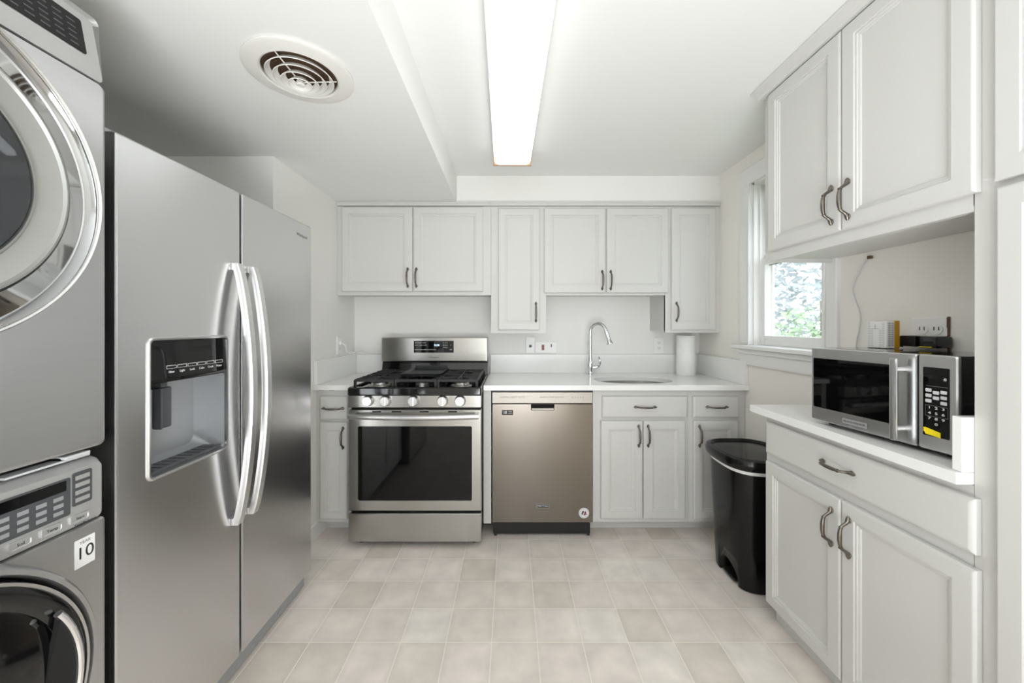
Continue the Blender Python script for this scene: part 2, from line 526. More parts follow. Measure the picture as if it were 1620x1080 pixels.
# ------------------------------------------------------------------ wall cabinets over the counter
FB = back(2.53)
def wall_cab(x0, x1, zb, label, grp='wall cabinets over the counter'):
    t = thing('wall_cabinet', label, 'cabinet', ((x0 + x1) / 2, YC, zb), grp)
    c = B(); e = .0006
    c.box(x0 + e, x1 - e, YC, YB - .001, zb + .012, 2.066)
    # face frame hangs a little below the cabinet floor
    c.box(x0 + e, x1 - e, YC - .001, YC + .018, zb, 2.066)
    obj('carcass', c, M['cab'], t)
    return t
t = wall_cab(XL, -.132, 1.469, 'wide two-door white wall cabinet above the range')
cab_door(t, FB, -1.130, -.658, 1.493, 2.058, (-.687, 1.585))
cab_door(t, FB, -.650, -.1855, 1.493, 2.058, (-.629, 1.585))
t = wall_cab(-.132, .238, 1.214, 'tall narrow white wall cabinet between the range and the faucet')
cab_door(t, FB, -.084, .194, 1.2355, 2.049, (.168, 1.355))
t = wall_cab(.238, 1.037, 1.469, 'two-door white wall cabinet above the sink')
cab_door(t, FB, .2235, .6325, 1.484, 2.049, (.610, 1.568))
cab_door(t, FB, .641, 1.054, 1.484, 2.049, (.667, 1.568))
t = wall_cab(1.037, XR, 1.218, 'narrow white wall cabinet in the corner over the paper towel roll')
cab_door(t, FB, 1.075, 1.370, 1.2355, 2.052, (1.106, 1.357))
b = B(back(YC)); b.box(XL + .002, XR - .002, 2.067, 2.0935, .001, .016, .004); b.box(XL + .002, XR - .002, 2.084, 2.0938, .001, .022, .003)
struct(obj('trim_1', b, M['cab']))

# ------------------------------------------------------------------ base cabinets on the back wall
FD = back(2.25)
def base_cab(x0, x1, label):
    t = thing('base_cabinet', label, 'cabinet', ((x0 + x1) / 2, 2.27, 0), 'base cabinets on the back wall')
    c = B(); e = .0006
    if 'sink' in label:      # open above, where the sink bowl hangs
        c.box(x0 + e, x1 - e, 2.27, YB - .001, .092, .69)
        c.box(x0 + e, x1 - e, 2.27, 2.288, .69, .8835); c.box(x0 + e, x0 + .018, 2.288, YB - .001, .69, .8835); c.box(x1 - .018, x1 - e, 2.288, YB - .001, .69, .8835)
    else:
        c.box(x0 + e, x1 - e, 2.27, YB - .001, .092, .8835)
    obj('carcass', c, M['cab'], t)
    k = B(); k.box(x0 + e, x1 - e, 2.375, 2.39, 0.0005, .0915)
    obj('toe_kick', k, M['cab'], t)
    return t
t = base_cab(XL, -.928, 'slim white base cabinet between the refrigerator and the range')
cab_door(t, FD, -1.136, -.971, .706, .845, (-1.053, .775), SLAB, 'drawer', False)
cab_door(t, FD, -1.136, -.971, .114, .691, (-.995, .60))
t = base_cab(.49, 1.06, 'two-door white base cabinet under the sink')
cab_door(t, FD, .544, 1.05, .7175, .845, (.797, .783), SLAB, 'drawer', False)
cab_door(t, FD, .536, .785, .1175, .699, (.759, .612))
cab_door(t, FD, .790, 1.039, .1175, .699, (.815, .612))
t = base_cab(1.06, XR - .001, 'white base cabinet behind the black trash can')
cab_door(t, FD, 1.084, 1.3575, .7175, .845, (1.222, .783), SLAB, 'drawer', False)
cab_door(t, FD, 1.0875, 1.352, .1175, .699, (1.119, .612))
b = B(); b.box(-.162, -.1165, 2.255, 2.82, .09, .8835)
tag(obj('filler_panel', b, M['cab']), 'narrow white vertical filler panel between range and dishwasher', 'panel')

# ------------------------------------------------------------------ counters
def counter_with_hole(b, x0, x1, y0, y1, z0, z1, cx, cy, hx, hy, n=64, p=2.4):
    def sup(t):
        c_, s_ = math.cos(t), math.sin(t)
        return (cx + hx * math.copysign(abs(c_) ** (2 / p), c_), cy + hy * math.copysign(abs(s_) ** (2 / p), s_))
    inner = [sup(2 * PI * i / n) for i in range(n)]
    angs = [math.atan2(q[1] - cy, q[0] - cx) for q in inner]
    outer = []
    for t in angs:
        dx, dy = math.cos(t), math.sin(t)
        k = min(((x1 - cx) / dx if dx > 1e-9 else 1e9), ((x0 - cx) / dx if dx < -1e-9 else 1e9), ((y1 - cy) / dy if dy > 1e-9 else 1e9), ((y0 - cy) / dy if dy < -1e-9 else 1e9))
        outer.append([cx + dx * k, cy + dy * k])
    for X, Y in ((x0, y0), (x1, y0), (x0, y1), (x1, y1)):
        i = min(range(n), key=lambda q: (outer[q][0] - X) ** 2 + (outer[q][1] - Y) ** 2)
        outer[i] = [X, Y]
    inb = [(cx + (q[0] - cx) * .992, cy + (q[1] - cy) * .992) for q in inner]
    mk = lambda pts, z: [(q[0], q[1], z) for q in pts]
    b.loft([mk(outer, z0), mk(outer, z1 - .002), mk([(min(max(q[0], x0), x1), min(max(q[1], y0 + .002), y1)) for q in outer], z1), mk(inner, z1), mk(inb, z1 - .002), mk(inb, z0)], closed=True)

ct = thing('countertop', 'white quartz countertop with the sink cut into it', 'countertop', (.62, 2.52, .884))
b = B()
counter_with_hole(b, -.160, XR - .0015, 2.23, YB - .0015, .8845, .914, .79, 2.465, .245, .165)
obj('slab', b, M['quartz'], ct)
b = B(); b.box(-.150, XR - .024, YB - .022, YB - .0015, .9145, 1.052, .001)
obj('backsplash', b, M['quartz'], ct)
b = B(); b.box(XR - .023, XR - .0015, 2.238, YB - .0015, .9145, 1.057, .001)
obj('side_splash', b, M['quartz'], ct)
ct = thing('countertop', 'short white quartz countertop left of the range', 'countertop', (-1.05, 2.52, .884))
b = B(); b.box(XL + .0015, -.925, 2.23, YB - .0015, .8845, .914, .002)
obj('slab', b, M['quartz'], ct)
b = B(); b.box(XL + .024, -.925, YB - .022, YB - .0015, .9145, 1.052, .001)
obj('backsplash', b, M['quartz'], ct)
b = B(); b.box(XL + .0015, XL + .023, 2.238, YB - .0015, .9145, 1.057, .001)
obj('side_splash', b, M['quartz'], ct)

# sink
sk = thing('kitchen_sink', 'oval stainless steel sink bowl set under the white countertop', 'sink', (.79, 2.465, .70))
def sup_ring(cx, cy, hx, hy, z, n=48, p=2.4):
    out = []
    for i in range(n):
        t = 2 * PI * i / n; c_, s_ = math.cos(t), math.sin(t)
        out.append((cx + hx * math.copysign(abs(c_) ** (2 / p), c_), cy + hy * math.copysign(abs(s_) ** (2 / p), s_), z))
    return out
b = B()
b.loft([sup_ring(.79, 2.465, .252, .172, .8835), sup_ring(.79, 2.465, .238, .158, .8835), sup_ring(.79, 2.465, .234, .154, .78), sup_ring(.79, 2.465, .222, .142, .735), sup_ring(.79, 2.465, .19, .11, .722), sup_ring(.79, 2.465, .045, .04, .716),
        sup_ring(.79, 2.465, .045, .04, .712), sup_ring(.79, 2.465, .2, .12, .717), sup_ring(.79, 2.465, .226, .146, .732), sup_ring(.79, 2.465, .238, .158, .78), sup_ring(.79, 2.465, .243, .162, .882)], closed=True)
obj('basin', b, M['sink'], sk)
b = B(); b.lathe(.79, 2.465, [(.046, .7165), (.046, .719), (.036, .72), (.034, .717), (.0, .717)], 24)
obj('drain', b, M['chrome'], sk)

# faucet
fx, fy = .573, 2.735
fa = thing('faucet', 'chrome gooseneck pull-down faucet behind the sink', 'faucet', (fx, fy, .9145))
b = B(); b.lathe(fx, fy, [(.026, .9146), (.026, .919), (.021, .924), (.018, .935), (.0205, .95), (.0215, .985), (.019, 1.0), (.0145, 1.01), (.0135, 1.015)], 24)
obj('base', b, M['chrome'], fa)
ux, uy = .72, -.69
pts = [(fx, fy, 1.012), (fx, fy, 1.10), (fx, fy, 1.19)]
r_ = .064
for i in range(1, 13):
    t = PI * i / 12 * .93
    d = r_ - r_ * math.cos(t)
    pts.append((fx + ux * d, fy + uy * d, 1.215 + r_ * math.sin(t)))
b = B(); b.tube(pts, .0125, 14); spout_end = pts[-1]; prev = pts[-2]
obj('spout', b, M['chrome'], fa)
dv = (Vector(spout_end) - Vector(prev)).normalized()
e = Vector(spout_end)
b = B(); b.tube([tuple(e + dv * k) for k in (.0005, .006, .02, .06, .078, .094, .100, .101)], [.0135, .015, .0145, .016, .019, .0235, .0235, .012], 16)
obj('spray_head', b, M['chrome'], fa)
b = B()
b.tube([(fx + .017, fy, .965), (fx + .04, fy - .003, .965)], [.013, .014], 14)
b.tube(spline([(fx + .038, fy - .003, .963), (fx + .058, fy - .006, .972), (fx + .068, fy - .008, .995), (fx + .066, fy - .009, 1.02), (fx + .058, fy - .009, 1.042)], 4), [.011] * 4 + [.008] * 8 + [.006] * 5, 10)
obj('lever', b, M['chrome'], fa)

# paper towel roll
b = B()
n = 96; prof = []
rings = []
for k in range(41):
    z = .9148 + .28 * k / 40
    ring = []
    for i in range(n):
        t = 2 * PI * i / n
        g = min(abs(((i / n * 12 + k / 40 * 5) % 1) - .5), abs(((i / n * 12 - k / 40 * 5) % 1) - .5))
        r0 = .062 - (.0020 if g < .09 else 0)
        ring.append((1.247 + r0 * math.cos(t), 2.705 + r0 * math.sin(t), z))
    rings.append(ring)
inner = [[(1.247 + .02 * math.cos(2 * PI * i / n), 2.705 + .02 * math.sin(2 * PI * i / n), z) for i in range(n)] for z in (.9148 + .28, .9148)]
b.loft(rings + inner, closed=True)
tag(obj('paper_towel_roll', b, M['paper'], angle=60), 'white embossed paper towel roll standing in the counter corner', 'paper towel')

# ------------------------------------------------------------------ outlets on the back wall
def outlet_face(t, frame, a, bz, vertical=True, m=None):
    for s_ in (-1, 1):
        o_ = B(frame)
        ca, cb = (a, bz + s_ * .02) if vertical else (a + s_ * .02, bz)
        o_.rects([(ca - .016, ca + .016, cb - .014, cb + .014, .0045, .008), (ca - .016, ca + .016, cb - .014, cb + .014, .0065, .008)])
        so = obj('socket', o_, M['white_pl'], t)
        q = B(frame)
        q.box(ca - .0075, ca - .005, cb - .002, cb + .007, .0066, .0069); q.box(ca + .005, ca + .0075, cb - .002, cb + .007, .0066, .0069)
        q.lathe(ca, cb - .0075, [(.0025, .0066), (.0025, .0069)], 10)
        obj('slots', q, M['dark'], so)
def plate(frame, a0, a1, b0, b1, name, label, cat, m='white_pl'):
    t = thing(name, label, cat, frame.pt((a0 + a1) / 2, (b0 + b1) / 2, 0))
    p = B(frame); p.panel(a0, a1, b0, b1, [(0, .0004, .004), (0, .003, .004), (.003, .0055, .004)], seg=4)
    obj('plate', p, M[m], t)
    return t
FW = back(YB)
t = plate(FW, 1.066, 1.143, 1.056, 1.178, 'wall_outlet', 'white duplex outlet on the back wall beside the paper towel roll', 'outlet')
outlet_face(t, FW, 1.1045, 1.117)
t = plate(FW, .112, .178, 1.06, 1.182, 'wall_outlet', 'white outlet with a round dark plug, beside the red-switch plate', 'outlet')
o = B(FW); o.lathe(.146, 1.113, [(.017, .0056), (.016, .012), (.010, .014)], 20); so = obj('socket', o, M['white_pl'], t)
o = B(FW); o.lathe(.146, 1.113, [(.010, .0142), (.009, .022), (.004, .025)], 16); obj('plug', o, M['dgrey'], so)
t = plate(FW, .181, .342, 1.0605, 1.144, 'switch_plate', 'wide white switch plate with a dark red rocker behind the counter', 'switch')
o = B(FW); o.box(.231, .249, 1.083, 1.123, .0056, .010, .001); obj('rocker', o, M['red'], t)['label'] = 'dark red rocker switch'
o = B(FW); o.box(.298, .306, 1.105, 1.128, .0056, .007); o.box(.299, .305, 1.115, 1.127, .007, .018, .001); obj('toggle', o, M['dgrey'], t)
# left wall outlet with cord
FL_ = left(XL)
t = plate(FL_, 2.535, 2.605, 1.07, 1.19, 'wall_outlet', 'white outlet on the left wall with a white cord plugged in', 'outlet')
outlet_face(t, FL_, 2.57, 1.13)
b = B()
b.box(XL + .0072, XL + .022, 2.558, 2.582, 1.135, 1.160, .004)
b.tube(spline([(XL + .022, 2.572, 1.146), (XL + .04, 2.585, 1.125), (XL + .032, 2.62, 1.085), (XL + .045, 2.68, 1.07), (XL + .07, 2.76, 1.085), (XL + .10, 2.80, 1.0605), (-1.02, 2.818, 1.058), (-.9245, 2.818, 1.058), (-.88, 2.818, 1.05)], 8), .0045, 8)
tag(obj('power_cable', b, M['white_pl']), 'white cord running along the backsplash top to the range', 'cord')

# ------------------------------------------------------------------ dishwasher
FDW = back(2.243)
dw = thing('dishwasher', 'stainless steel dishwasher under the counter, beside the range', 'dishwasher', (.187, 2.25, 0))
b = B(); b.box(-.110, .484, 2.30, 2.80, .10, .8825)
obj('body', b, M['black'], dw)
b = B(FDW); b.rects([(-.110, .484, .10, .803, -.055, .004), (-.110, .484, .10, .803, -.004, .004), (-.107, .481, .103, .8005, 0, .004),
                     (.119, .258, .765, .8003, 0, .004), (.121, .256, .767, .800, -.030, .004)], seg=3)
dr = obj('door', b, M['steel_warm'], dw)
b = B(FDW); b.rects([(.1215, .2555, .776, .7995, -.0295, .002), (.1215, .2555, .776, .7995, -.024, .002)], seg=3)
obj('handle_pocket', b, M['dark'], dr)
b = B(FDW); b.rects([(.1215, .2555, .767, .777, -.0295, .003), (.1215, .2555, .767, .777, -.001, .003), (.123, .254, .7685, .7755, .001, .002)], seg=3)
obj('handle_lip', b, M['strip'], dr)
b = B(FDW); b.rects([(-.110, .484, .805, .872, -.055, .003), (-.110, .484, .805, .872, -.003, .003), (-.108, .482, .807, .870, 0, .003)], seg=3)
cp = obj('control_strip', b, M['strip'], dw)
text('control_lettering', 'NORMAL HEAVY AUTO', FDW, .01, .842, .0003, .014, M['print_grey'], cp)
text('control_lettering', 'RINSE HI-TEMP SANI DRY', FDW, .245, .842, .0003, .013, M['print_grey'], cp)
for i in range(5):
    q = B(FDW); q.lathe(.365 + .016 * i, .842, [(.003, .0002), (.0028, .0006)], 10); obj('indicator', q, M['print_grey'], cp)
b = B(FDW); b.box(-.112, .486, .873, .8822, -.05, -.003); obj('top_gasket', b, M['black'], dw)
b = B(FDW); b.rects([(-.052, .014, .737, .766, .0003, .002), (-.052, .014, .737, .766, .0009, .002)]); ba = obj('sticker', b, M['print_dark'], dr); ba['label'] = 'black warranty sticker'
text('sticker_lettering', '10', FDW, -.034, .7515, .001, .022, M['print'], ba, bold=.0006)
text('sticker_lettering', 'YEAR', FDW, -.004, .757, .001, .009, M['print'], ba)
text('sticker_lettering', 'LIMITED', FDW, -.004, .7465, .001, .007, M['print'], ba)
b = B(FDW); b.rects([(.153, .226, .188, .212, .0003, .002), (.153, .226, .188, .212, .0016, .002)]); bb = obj('badge', b, M['chrome_soft'], dr)
b = B(FDW); b.rects([(.155, .224, .190, .210, .0016, .001), (.155, .224, .190, .210, .002, .001)]); b2 = obj('badge_plate', b, M['print_dark'], dr)
text('badge_lettering', 'MAYTAG', FDW, .1895, .2, .0022, .0155, M['print'], b2)
b = B(FDW); b.lathe(.433, .158, [(.031, .0003), (.031, .0009)], 40); st = obj('round_sticker', b, M['print'], dr)
b = B(FDW)
for i in range(14):
    t0 = 2 * PI * i / 14
    b.box(.433 + .026 * math.cos(t0) - .002, .433 + .026 * math.cos(t0) + .002, .158 + .026 * math.sin(t0) - .0012, .158 + .026 * math.sin(t0) + .0012, .001, .0012)
b.prism([(.418, .150), (.424, .146), (.434, .166), (.429, .172), (.423, .168)], .001, .0012)
obj('sticker_print', b, M['print_dark'], st)
b = B(FDW); b.prism([(.431, .146), (.439, .143), (.447, .162), (.44, .17), (.436, .160)], .001, .0012)
b.box(.436, .452, .149, .153, .001, .0013)
obj('sticker_print', b, M['red'], st)
b = B(); b.box(-.105, .479, 2.285, 2.33, .012, .097, .004); b.box(-.10, -.085, 2.283, 2.30, .002, .04); b.box(.46, .475, 2.283, 2.30, .002, .04)
obj('toe_panel', b, M['black'], dw)

# ------------------------------------------------------------------ gas range
FS = back(2.15)
rg = thing('gas_range', 'stainless steel gas range with black cooktop and griddle', 'range', (-.543, 2.15, 0))
x0, x1 = -.921, -.166
b = B(); b.box(x0 + .004, x1 - .004, 2.185, 2.78, .035, .885)
for X in (x0 + .05, x1 - .05):
    for Y in (2.23, 2.74): b.lathe(X, Y, [(.018, .0005), (.018, .035)], 12)
obj('body', b, M['black'], rg)
b = B(FS); b.panel(x0, x1, .038, .199, [(0, -.034, .004), (0, -.004, .004), (.004, 0, .004), (.008, 0, .003)], seg=3)
obj('drawer', b, M['range_steel'], rg)
b = B(FS); b.rects([(x0, x1, .214, .789, -.034, .004), (x0, x1, .214, .789, -.004, .004), (x0 + .004, x1 - .004, .218, .785, 0, .004), (-.868, -.220, .272, .695, 0, .008), (-.866, -.222, .274, .693, -.004, .007)], seg=3)
dr = obj('oven_door', b, M['range_steel'], rg)
b = B(FS); b.rects([(-.867, -.221, .273, .694, -.006, .006), (-.867, -.221, .273, .694, -.0035, .006)]); wn2 = obj('oven_window', b, M['black_glass'], dr)
for X, w in ((-.785, .05), (-.675, .055), (-.515, .05), (-.355, .05)):
    b = B(FS); b.box(X, X + w, .774, .781, -.001, .0008)
    obj('vent_slot', b, M['dark'], dr)
b = B(FS)
pts = []
for i in range(25):
    t = i / 24; X = x0 + .014 + (x1 - x0 - .028) * t
    pts.append((X, .757, .030 + .026 * math.sin(PI * t)))
b.sweep(pts, [(math.cos(2 * PI * k / 14) * .014, math.sin(2 * PI * k / 14) * .015) for k in range(14)], up=(0, 1, 0))
for X in (x0 + .026, x1 - .026):
    b.box(X - .012, X + .012, .745, .769, -.0005, .034, .003)
obj('handle', b, M['steel_sat'], dr)
b = B(FS); b.panel(x0, x1, .800, .872, [(0, -.034, .004), (0, .0, .004), (.003, .006, .004), (.006, .007, .003)], seg=3)
cp = obj('control_panel', b, M['range_steel'], rg)
for X in (-.804, -.705, -.548, -.384, -.285):
    b = B(FS)
    b.lathe(X, .842, [(.031, .0072), (.0315, .011), (.029, .014), (.0275, .032), (.025, .036), (.0, .036)], 32)
    b.box(X - .005, X + .005, .842 - .024, .842 + .024, .035, .042, .002)
    kn = obj('knob', b, M['steel_sat'], cp)
# cooktop
b = B()
b.rects([(x0, x1, 2.135, 2.775, .8735, .01), (x0 - .001, x1 + .001, 2.134, 2.775, .88, .012), (x0 - .001, x1 + .001, 2.134, 2.775, .910, .012), (x0 + .004, x1 - .004, 2.14, 2.773, .917, .012), (x0 + .018, x1 - .018, 2.160, 2.69, .917, .012), (x0 + .025, x1 - .025, 2.168, 2.685, .905, .012)])
ck = obj('cooktop', b, M['black_gloss'], rg)
bpos = [(-.79, 2.285, .045), (-.79, 2.555, .036), (-.297, 2.285, .042), (-.297, 2.555, .036)]
for X, Y, r0 in bpos:
    b = B(); b.lathe(X, Y, [(r0 + .022, .9055), (r0 + .02, .910), (r0 + .004, .914), (r0, .926), (r0 - .004, .927), (0, .927)], 28); bn = obj('burner', b, M['alu'], rg)
    b = B(); b.lathe(X, Y, [(r0 - .004, .9272), (r0 - .002, .930), (r0 - .004, .935), (0, .936)], 28); obj('burner_cap', b, M['iron'], bn)
b = B(); b.rects([(-.585, -.50, 2.29, 2.55, .9055, .04), (-.585, -.50, 2.29, 2.55, .918, .04), (-.58, -.505, 2.295, 2.545, .922, .036)]); bn = obj('burner', b, M['alu'], rg)
b = B(); b.rects([(-.575, -.51, 2.30, 2.54, .9222, .03), (-.575, -.51, 2.30, 2.54, .929, .03)]); obj('burner_cap', b, M['iron'], bn)
def grate(xa, xb, mid):
    g = B(); ya, yb, zt = 2.175, 2.672, .958
    def bar(p, q, w=.011, h=.014):
        p, q = Vector(p), Vector(q)
        g.sweep([tuple(p), tuple(q)], [(-w / 2, -h), (w / 2, -h), (w / 2, -.003), (w / 2 - .002, 0), (-w / 2 + .002, 0), (-w / 2, -.003)])
    for X in (xa, xb): bar((X, ya, zt), (X, yb, zt))
    for Y in (ya, (ya + yb) / 2, yb): bar((xa, Y, zt), (xb, Y, zt))
    if mid:
        bar(((xa + xb) / 2, ya, zt), ((xa + xb) / 2, yb, zt))
        for yc in (2.285, 2.555):
            for (dx, dy) in ((-1, -1), (1, -1), (-1, 1), (1, 1)):
                xc = (xa + xb) / 2
                bar((xc + dx * .018, yc + dy * .015, zt), (xc + dx * (xb - xa) / 2, yc + dy * .08, zt), .009)
            bar((xa, yc, zt), (xb, yc, zt), .009)
        for k in range(6):
            Y = ya + .03 + k * .083
            bar((xa if xa < -.5 else xb, Y, zt + .003), ((xa + .05) if xa < -.5 else (xb - .05), Y, zt + .003), .010)
    for X in (xa, xb):
        for Y in (ya, (ya + yb) / 2, yb): g.box(X - .007, X + .007, Y - .007, Y + .007, .9055, zt - .004, .002)
    obj('grate', g, M['iron'], rg)
grate(-.892, -.676, True); grate(-.415, -.195, True); grate(-.660, -.431, False)
b = B()
b.rects([(-.662, -.429, 2.29, 2.60, .9588, .012), (-.668, -.423, 2.284, 2.606, .975, .014), (-.664, -.427, 2.288, 2.602, .9755, .013), (-.652, -.439, 2.30, 2.59, .966, .01)])
b.box(-.655, -.436, 2.606, 2.618, .962, .992, .003)
obj('griddle', b, M['griddle'], rg)
# backguard
FG = back(2.70)
b = B(FG); b.loft([[(x0, .918, -.085), (x1, .918, -.085), (x1, .918, -.006), (x0, .918, -.006)], [(x0, 1.008, -.085), (x1, 1.008, -.085), (x1, 1.008, -.03), (x0, 1.008, -.03)]])
obj('vent_riser', b, M['black_gloss'], rg)
b = B(FG); b.panel(x0 - .001, x1 + .001, 1.009, 1.181, [(0, -.088, .004), (0, -.008, .006), (.003, -.002, .006), (.008, 0, .006)], seg=3)
bgd = obj('backguard', b, M['range_steel'], rg)
b = B(FG); b.rects([(-.690, -.406, 1.073, 1.157, .0003, .002), (-.690, -.406, 1.073, 1.157, .0016, .002)]); dsp = obj('display', b, M['black_glass'], bgd)
dsp['label'] = 'black touch control display'
text('clock_digits', '12:30', FG, -.528, 1.126, .0018, .018, M['led'], dsp)
for r0, (zz, row) in enumerate(((1.143, 'BAKE BROIL WARM'), (1.126, 'CONV  OVEN  AUTO'))):
    text('display_lettering', row, FG, -.682, zz, .0018, .009, M['print'], dsp, align='LEFT')
text('display_lettering', 'KEEP CLEAN TIMER STEAM START', FG, -.682, 1.094, .0018, .010, M['print'], dsp, align='LEFT')
for i, row in enumerate(('1 2 3', '4 5 6', '7 8 9')):
    text('display_lettering', row, FG, -.466, 1.143 - .017 * i, .0018, .010, M['print'], dsp, sx=1.6)
text('display_lettering', '0', FG, -.426, 1.126, .0018, .010, M['print'], dsp)
text('display_lettering', 'OFF', FG, -.426, 1.094, .0018, .010, M['print'], dsp)
text('brand_lettering', 'Whirlpool', FG, -.548, 1.040, .0004, .017, M['print_dark'], bgd)

# ------------------------------------------------------------------ refrigerator
XF = -.966
FR = left(XF)
fr = thing('refrigerator', 'stainless steel side-by-side refrigerator with an ice and water dispenser', 'refrigerator', (-1.35, 1.383, 0))
b = B(FR); b.box(.932, 1.834, .03, 1.725, -.76, -.118, .006)
for A in (.97, 1.79):
    for cc in (-.70, -.18): b.box(A - .02, A + .02, .0005, .035, cc - .02, cc + .02)
obj('body', b, M['dgrey'], fr)
da0, da1, db0, db1 = 1.006, 1.294, .847, 1.233
b = B(FR)
b.rects([(.926, 1.356, .086, 1.742, -.11, .004), (.926, 1.356, .086, 1.742, -.010, .006), (.928, 1.354, .088, 1.740, -.003, .006), (.934, 1.348, .094, 1.734, 0, .006),
         (da0, da1, db0, db1, 0, .018), (da0 + .001, da1 - .001, db0 + .001, db1 - .001, -.008, .018)], cap1=False, seg=4)
fd = obj('freezer_door', b, M['steel'], fr)
# dispenser
b = B(FR)
b.rects([(da0 + .001, da1 - .001, db0 + .001, db1 - .001, -.006, .017), (da0 - .001, da1 + .001, db0 - .001, db1 + .001, .002, .019), (da0 + .003, da1 - .003, db0 + .003, db1 - .003, .005, .016), (da0 + .008, da1 - .008, db0 + .008, db1 - .008, .004, .012), (da0 + .009, da1 - .009, db0 + .009, db1 - .009, -.006, .011)], cap0=False, cap1=False)
obj('dispenser_bezel', b, M['steel_sat'], fd)
b = B(FR)
b.rects([(da0 + .0095, da1 - .0095, db0 + .0095, 1.106, -.004, .010), (da0 + .0095, da1 - .0095, db0 + .0095, 1.106, -.05, .010), (da0 + .022, da1 - .022, db0 + .03, 1.103, -.098, .03)], cap0=False)
cv = obj('dispenser_cavity', b, M['grey'], fd)
b = B(FR)
b.loft([[(da0 + .0095, 1.106, -.006), (da1 - .0095, 1.106, -.006), (da1 - .0095, 1.106, -.06), (da0 + .0095, 1.106, -.06)],
        [(da0 + .0095, 1.118, .0035), (da1 - .0095, 1.118, .0035), (da1 - .0095, 1.118, -.06), (da0 + .0095, 1.118, -.06)],
        [(da0 + .0095, db1 - .010, -.002), (da1 - .0095, db1 - .010, -.002), (da1 - .0095, db1 - .010, -.06), (da0 + .0095, db1 - .010, -.06)]])
dp = obj('dispenser_panel', b, M['black_glass'], fd)
FDP = Frame(FR.pt(0, 1.118, .0037), FR.u, (Vector(FR.v) * .105 + Vector(FR.n) * -.0055).normalized(), FR.n)
b = B(FDP)
for i in range(6):
    A = 1.062 + i * .035
    b.box(A, A + .031, .0335, .0347, .0, .0006); b.box(A, A + .031, .0255, .0262, .0, .0006)
    b.box(A, A + .0008, .0255, .0347, .0, .0006); b.box(A + .0302, A + .031, .0255, .0347, .0, .0006)
obj('panel_buttons', b, M['print'], dp)
for i, s_ in enumerate(('Filter', 'Light', 'Lock', 'Cube', 'Crush', 'Water')):
    text('panel_lettering', s_, FDP, 1.077 + i * .035, .016, .0004, .009, M['print'], dp)
b = B(FR)
b.box(1.088, 1.134, .965, 1.085, -.066, -.045, .006); b.box(1.100, 1.124, 1.078, 1.104, -.085, -.05, .003); b.box(1.084, 1.090, .967, 1.083, -.056, -.034, .002)
obj('paddle', b, M['dgrey'], cv)
b = B(FR); b.box(1.040, 1.070, .945, 1.07, -.092, -.078, .005); obj('water_lever', b, M['grey'], cv)
b = B(FR); b.box(da0 + .018, da1 - .018, db0 + .0105, db0 + .020, -.068, -.008, .002)
for i in range(9):
    b.box(da0 + .03 + i * .026, da0 + .034 + i * .026, db0 + .020, db0 + .0215, -.06, -.014)
obj('drip_tray', b, M['dgrey'], cv)
b = B(FR)
b.rects([(1.364, 1.840, .086, 1.742, -.11, .004), (1.364, 1.840, .086, 1.742, -.010, .006), (1.366, 1.838, .088, 1.740, -.003, .006), (1.372, 1.832, .094, 1.734, 0, .006)], seg=4)
rd = obj('refrigerator_door', b, M['steel'], fr)
text('brand_lettering', 'Whirlpool', FR, 1.755, 1.680, .0004, .021, M['print_grey'], rd)
def fhandle(par, A):
    h = B(FR)
    pts = []
    n = 28
    for i in range(n + 1):
        t = i / n
        z = .578 + (1.478 - .578) * t
        pts.append((A, z, .014 + .052 * (math.sin(PI * t) ** .75)))
    w, th = .016, .010
    h.sweep(pts, [(-w, -th), (w, -th), (w + .001, 0), (w - .004, th), (-w + .004, th), (-w - .001, 0)], up=(0, 0, 1))
    for z in (.586, 1.470):
        h.box(A - .013, A + .013, z - .012, z + .012, .0003, .022, .002)
    obj('handle', h, M['handle'], par)
fhandle(fd, 1.322); fhandle(rd, 1.402)
b = B(FR); b.box(.935, 1.83, .012, .078, -.11, -.03, .004)
b.box(1.70, 1.73, .05, .062, -.03, -.0285); b.box(1.62, 1.65, .03, .04, -.03, -.0285)
obj('base_grille', b, M['grey'], fr)
b = B(FR); b.box(.928, .965, 1.743, 1.754, -.10, -.03, .003); b.box(1.80, 1.835, 1.743, 1.754, -.10, -.03, .003)
obj('hinge_cover', b, M['grey'], fr)

# ------------------------------------------------------------------ washer and dryer stack
XW = -.914
FWD = left(XW)
wa0, wa1, yc = .177, .863, .52
wr = thing('washing_machine', 'graphite front-loading washing machine at the bottom of the laundry stack', 'washing machine', (-1.27, yc, 0))
b = B(FWD); b.rects([(wa0, wa1, .012, .838, -.72, .012), (wa0, wa1, .012, .838, -.02, .012), (wa0 + .004, wa1 - .004, .016, .838, -.006, .012), (wa0 + .014, wa1 - .014, .026, .834, 0, .010)])
for A in (wa0 + .05, wa1 - .05):
    for cc in (-.66, -.06): b.box(A - .02, A + .02, .0005, .014, cc - .02, cc + .02)
obj('body', b, M['graphite'], wr)
b = B(FWD); b.rects([(wa0, wa1, .840, .976, -.72, .012), (wa0, wa1, .840, .976, -.04, .014), (wa0 + .004, wa1 - .004, .840, .972, -.02, .014), (wa0 + .012, wa1 - .012, .842, .962, -.004, .010)])
cp = obj('control_panel', b, M['silver'], wr)
FCP = FWD
b = B(FCP); b.rects([(.665, .790, .872, .950, -.0038, .004), (.665, .790, .872, .950, -.0028, .004)]); scn = obj('display_screen', b, M['dgrey'], cp)
b = B(FCP); b.rects([(.672, .782, .925, .946, -.0027, .002), (.672, .782, .925, .946, -.0022, .002)]); obj('display_window', b, M['black_glass'], scn)
b = B(FCP)
for i in range(4):
    for j in range(3):
        b.box(.676 + i * .028, .693 + i * .028, .880 + j * .0145, .888 + j * .0145, -.0027, -.0018, .0005)
